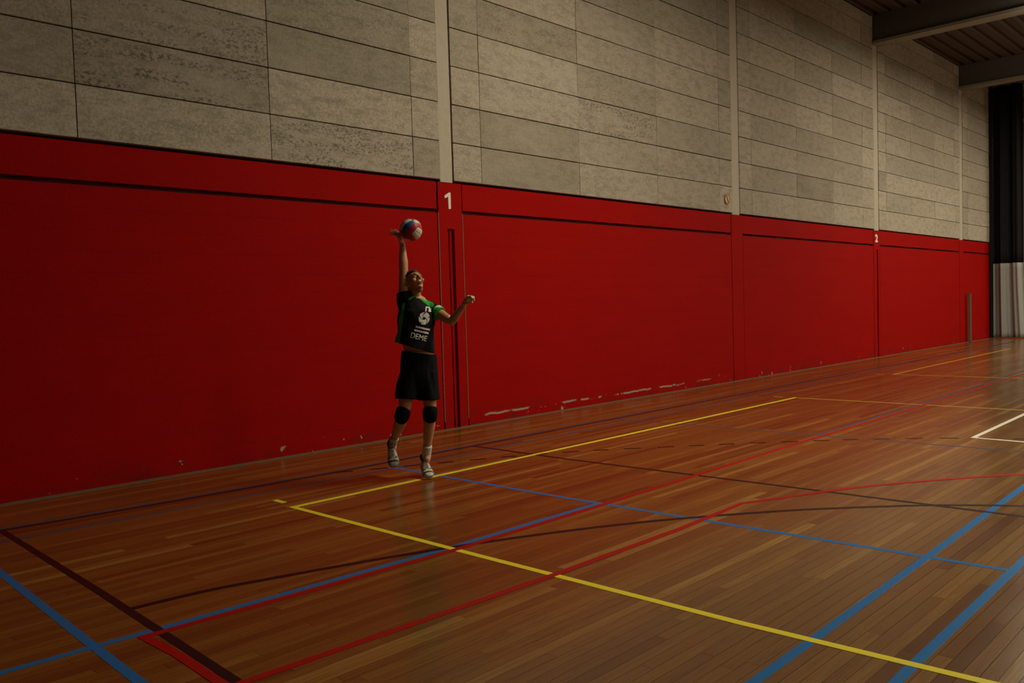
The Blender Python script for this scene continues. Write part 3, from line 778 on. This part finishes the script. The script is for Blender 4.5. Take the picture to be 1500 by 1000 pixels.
mk2 = [(.006, -.026), (.014, -.022), (.017, -.008), (.028, -.022), (.034, -.014), (.023, .002), (.034, .014), (.026, .020), (.014, .008), (.004, .022), (-.002, .014), (.008, .0)]
cloth_print('badge_print', [[tilt(.076, 1.568, x*.9, z*.85) for x, z in m] for m in (mk1, mk2)], 'small white mark below the shoulder')

# shorts
bm = bmesh.new()
tube(bm, [((-0.022, 0.02, 1.172), .165, .125, V((.16, 0, 1))), ((-0.026, 0.02, 1.10), .170, .130, V((.1, 0, 1))), ((-0.03, 0.02, 1.0), .178, .136), ((-.032, .018, .93), .178, .135), ((-.045, .012, .85), .12, .11)][::-1], V((1, .2, 0)), 36, round_ends=False)
tube(bm, [(RHP + V((.02, 0, -.03)), .105, .118), (RHP.lerp(RKN, .35) + V((.0, 0, 0)), .104, .118), ((-.153, -.025, .748), .106, .118, V((-.08, -.1, -1)))], V((1, 0, 0)), 30, round_ends=False)
tube(bm, [(LHP + V((-.005, -.01, -.02)), .100, .118), (LHP.lerp(LKN, .35) + V((-.003, 0, 0)), .094, .114), ((.050, .012, .728), .098, .114, V((0, -.05, -1)))], V((1, 0, 0)), 30, round_ends=False)
sh = remesh('shorts', bm, M['shorts'], person, 0.0055, 5); sh['label'] = 'plain black sports shorts'
for v in sh.data.vertices:
    p = v.co; v.co = p + V((p.x + .03, p.y, 0)).normalized()*(.014*noise.noise(V((p.x*13, p.y*13, p.z*3.5))) + .005*noise.noise(V((p.x*30, p.y*30, p.z*9))))*min(1, max(0.1, (1.17 - p.z)*5))

# knee pads, socks
for k, h, a, ds in ((RKN, RHP, RAN, V((-.01, -.012, 0))), (LKN, LHP, LAN, V((0, -.012, 0)))):
    bm = bmesh.new(); a1 = k.lerp(h, .14); b1 = k.lerp(a, .20)
    tube(bm, [(a1 + ds*.3, .063, .066), (a1.lerp(k, .4) + ds, .069, .073), (k + ds, .072, .078), (k.lerp(b1, .6) + ds, .069, .074), (b1 + ds*.3, .059, .063)], V((1, 0, 0)), 24, round_ends=False)
    bmesh.ops.recalc_face_normals(bm, faces=bm.faces[:])
    kp = bm_obj('knee_pad', bm, M['pad'], person, True)
    m = kp.modifiers.new('s', 'SUBSURF'); m.levels = 1; m.render_levels = 1
for k, a, q in ((RKN, RAN, .88), (LKN, LAN, .80)):
    bm = bmesh.new(); st = []
    for i in range(10):
        t = i/9; st.append((k.lerp(a, q + (1.12 - q)*t), .044 - .003*t + (.0022 if i % 2 else 0), .048 - .002*t + (.0022 if i % 2 else 0)))
    tube(bm, st, V((1, 0, 0)), 22, round_ends=False); bm_obj('sock', bm, M['sock'], person, True)

# shoes
def shoe(heel, toe, side):
    """heel, toe: ends of the sole's underside; side: world-ish direction to the shoe's left"""
    d = (toe - heel).normalized(); ln = (toe - heel).length
    sd = (side - d*side.dot(d)).normalized(); n = sd.cross(d)
    if n.dot(V((0, .4, 1))) < 0: n = -n
    def P(s, a, h): return heel + d*(s*ln) + sd*a + n*h
    st = [(0.0, .022, .060), (.05, .031, .080), (.14, .035, .097), (.24, .035, .104), (.34, .036, .098), (.44, .040, .084), (.56, .045, .070), (.70, .049, .058), (.82, .047, .050), (.92, .036, .042), (.985, .018, .032)]
    bm = bmesh.new(); rings = []
    for s, wd, ht in st:
        r = []
        for k in range(16):
            a = math.pi*k/15; r.append(bm.verts.new(P(s, wd*math.copysign(abs(math.cos(a))**.75, math.cos(a)), .018 + (ht - .018)*math.sin(a)**.8)))
        rings.append(r)
    for a, b in zip(rings, rings[1:]):
        for k in range(15): bm.faces.new((a[k], a[k+1], b[k+1], b[k]))
        bm.faces.new((a[15], a[0], b[0], b[15]))
    bm.faces.new(rings[0]); bm.faces.new(rings[-1])
    bmesh.ops.recalc_face_normals(bm, faces=bm.faces[:]); bmesh.ops.subdivide_edges(bm, edges=bm.edges[:], cuts=2, use_grid_fill=True, smooth=0.4)
    up_ = bm_obj('shoe', bm, M['shoe'], person, True); up_['label'] = 'white sports shoe with dark green trim'
    up_.data.materials.append(M['shoe_dark'])
    for f in up_.data.polygons:
        q = f.center - heel; s = q.dot(d)/ln; a = q.dot(sd); h = q.dot(n); g = 0
        if abs(a) > .018 and h > .022:
            if abs((s - .60) - (h - .03)*2.2) < .030: g = 1
            if abs((s - .40) + (h - .06)*2.0) < .026: g = 1
        if .80 < s < .86 and h > .030: g = 1
        if s < .08 and h > .04: g = 1
        if .42 < s < .66 and abs(a) < .012: g = 1
        f.material_index = g
    # collar
    bm = bmesh.new(); c = P(.19, 0, .100)
    seg = 24; rr = []
    for k in range(seg):
        a = 2*math.pi*k/seg; rr.append((P(.20 + .145*math.cos(a), .034*math.sin(a), .104 - .012*math.cos(a) + (.010 if math.cos(a) < -.5 else 0)), .010))
    pts = [q[0] for q in rr]
    ring_v = []
    for k in range(seg):
        t = (pts[(k+1) % seg] - pts[k-1]).normalized(); u, v_ = frame(t, n)
        ring_v.append([bm.verts.new(pts[k] + u*.011*math.cos(b) + v_*.009*math.sin(b)) for b in [2*math.pi*j/8 for j in range(8)]])
    for k in range(seg):
        for j in range(8): bm.faces.new((ring_v[k][j], ring_v[k][(j+1) % 8], ring_v[(k+1) % seg][(j+1) % 8], ring_v[(k+1) % seg][j]))
    bmesh.ops.recalc_face_normals(bm, faces=bm.faces[:]); bm_obj('collar', bm, M['shoe_dark'], up_, True)
    # sole
    bm = bmesh.new(); out = []
    for s, wd, _ in st: out.append((s, wd + .004))
    loop = [(s, w_) for s, w_ in out] + [(s, -w_) for s, w_ in reversed(out)]
    lo = [bm.verts.new(P(s*1.02 - .01, w_, .004*abs(s - .5)*2*(1 if s < .7 else 2.4))) for s, w_ in loop]; hi = [bm.verts.new(P(s*1.02 - .01, w_, .026)) for s, w_ in loop]
    bm.faces.new(lo); bm.faces.new(list(reversed(hi)))
    for k in range(len(lo)): bm.faces.new((lo[k], hi[k], hi[(k+1) % len(lo)], lo[(k+1) % len(lo)]))
    bmesh.ops.recalc_face_normals(bm, faces=bm.faces[:]); bm_obj('sole', bm, M['sole'], up_)
    for k in range(5):
        s = .40 + .062*k; h = (.094, .086, .079, .073, .067)[k] + .002
        bm = bmesh.new(); tube(bm, [(P(s, -.024, h - .012), .0028), (P(s + .01, -.01, h - .001), .0032), (P(s + .01, .01, h - .001), .0032), (P(s, .024, h - .012), .0028)], n, 8)
        bm_obj('lace', bm, M['print'], up_, True)
shoe(V((-.318, .255, .255)), V((-.289, .055, .098)), V((-1, 0, 0)))
shoe(V((-.018, .165, .092)), V((.036, -.085, .008)), V((-1, 0, 0)))
# strip of white tape round a finger of the lower hand
a, b = lf[1][1], lf[1][2]; bm = bmesh.new(); tube(bm, [(a.lerp(b, .15), .0115), (a.lerp(b, .85), .011)], V((0, 0, 1)), 14, round_ends=False); bm_obj('finger_tape', bm, M['tape'], person, True)
a, b = lf[0][1], lf[0][2]; bm = bmesh.new(); tube(bm, [(a.lerp(b, .15), .0115), (a.lerp(b, .85), .011)], V((0, 0, 1)), 14, round_ends=False); bm_obj('finger_tape', bm, M['tape'], person, True)

# ball: eighteen leather panels, three strips on each face of a rounded cube
M['ball_w'] = simple('ball_white_leather', (0.62, 0.57, 0.46), 0.45, 0.1, 50)
M['ball_b'] = simple('ball_blue_leather', (0.03, 0.09, 0.32), 0.45, 0.1, 50)
M['ball_r'] = simple('ball_red_leather', (0.40, 0.012, 0.012), 0.45, 0.1, 50)
ax = Matrix.Rotation(-PA, 3, 'Z')
bc = V((1.40, 0, 0)) + ax @ V((-0.060, 0.005, 2.303))
ball = empty('volleyball', bc); tag(ball, 'red, white and blue volleyball in the air against the raised hand', 'ball')
ball.rotation_euler = (0, 0, -PA)
BR = 0.105
RB = Matrix.Rotation(math.radians(-24), 3, V((.707, 0, .707))) @ Matrix.Rotation(math.radians(-42), 3, 'Y')
core = bmesh.new(); bmesh.ops.create_icosphere(core, subdivisions=4, radius=BR*.975); bm_obj('bladder', core, M['pad'], ball, True)
faces6 = [(V((0, -1, 0)), V((1, 0, 0)), V((0, 0, 1))), (V((0, 1, 0)), V((0, 0, 1)), V((1, 0, 0))), (V((1, 0, 0)), V((0, 1, 0)), V((0, 0, 1))),
          (V((-1, 0, 0)), V((0, 0, 1)), V((0, 1, 0))), (V((0, 0, 1)), V((1, 0, 0)), V((0, 1, 0))), (V((0, 0, -1)), V((0, 1, 0)), V((1, 0, 0)))]
cols = [('ball_r', 'ball_b', 'ball_w'), ('ball_w', 'ball_r', 'ball_b'), ('ball_r', 'ball_w', 'ball_r'), ('ball_r', 'ball_w', 'ball_b'), ('ball_r', 'ball_r', 'ball_b'), ('ball_r', 'ball_w', 'ball_w')]
for (nf, uf, vf), cc in zip(faces6, cols):
    for st in range(3):
        bm = bmesh.new(); n = 14; m = 6; g = []
        for i in range(n + 1):
            row = []
            for j in range(m + 1):
                a = -1 + 2*i/n; b = -1 + 2*(st + j/m)/3
                e = 1.0 if (0 < i < n and 0 < j < m) else 0.978
                q = nf + uf*math.tan(a*math.pi/4*.992) + vf*math.tan(b*math.pi/4*.992)
                row.append(bm.verts.new(RB @ (q.normalized()*BR*e)))
            g.append(row)
        for i in range(n):
            for j in range(m): bm.faces.new((g[i][j], g[i+1][j], g[i+1][j+1], g[i][j+1]))
        bmesh.ops.recalc_face_normals(bm, faces=bm.faces[:])
        bm_obj('ball_panel', bm, M[cc[st]], ball, True)
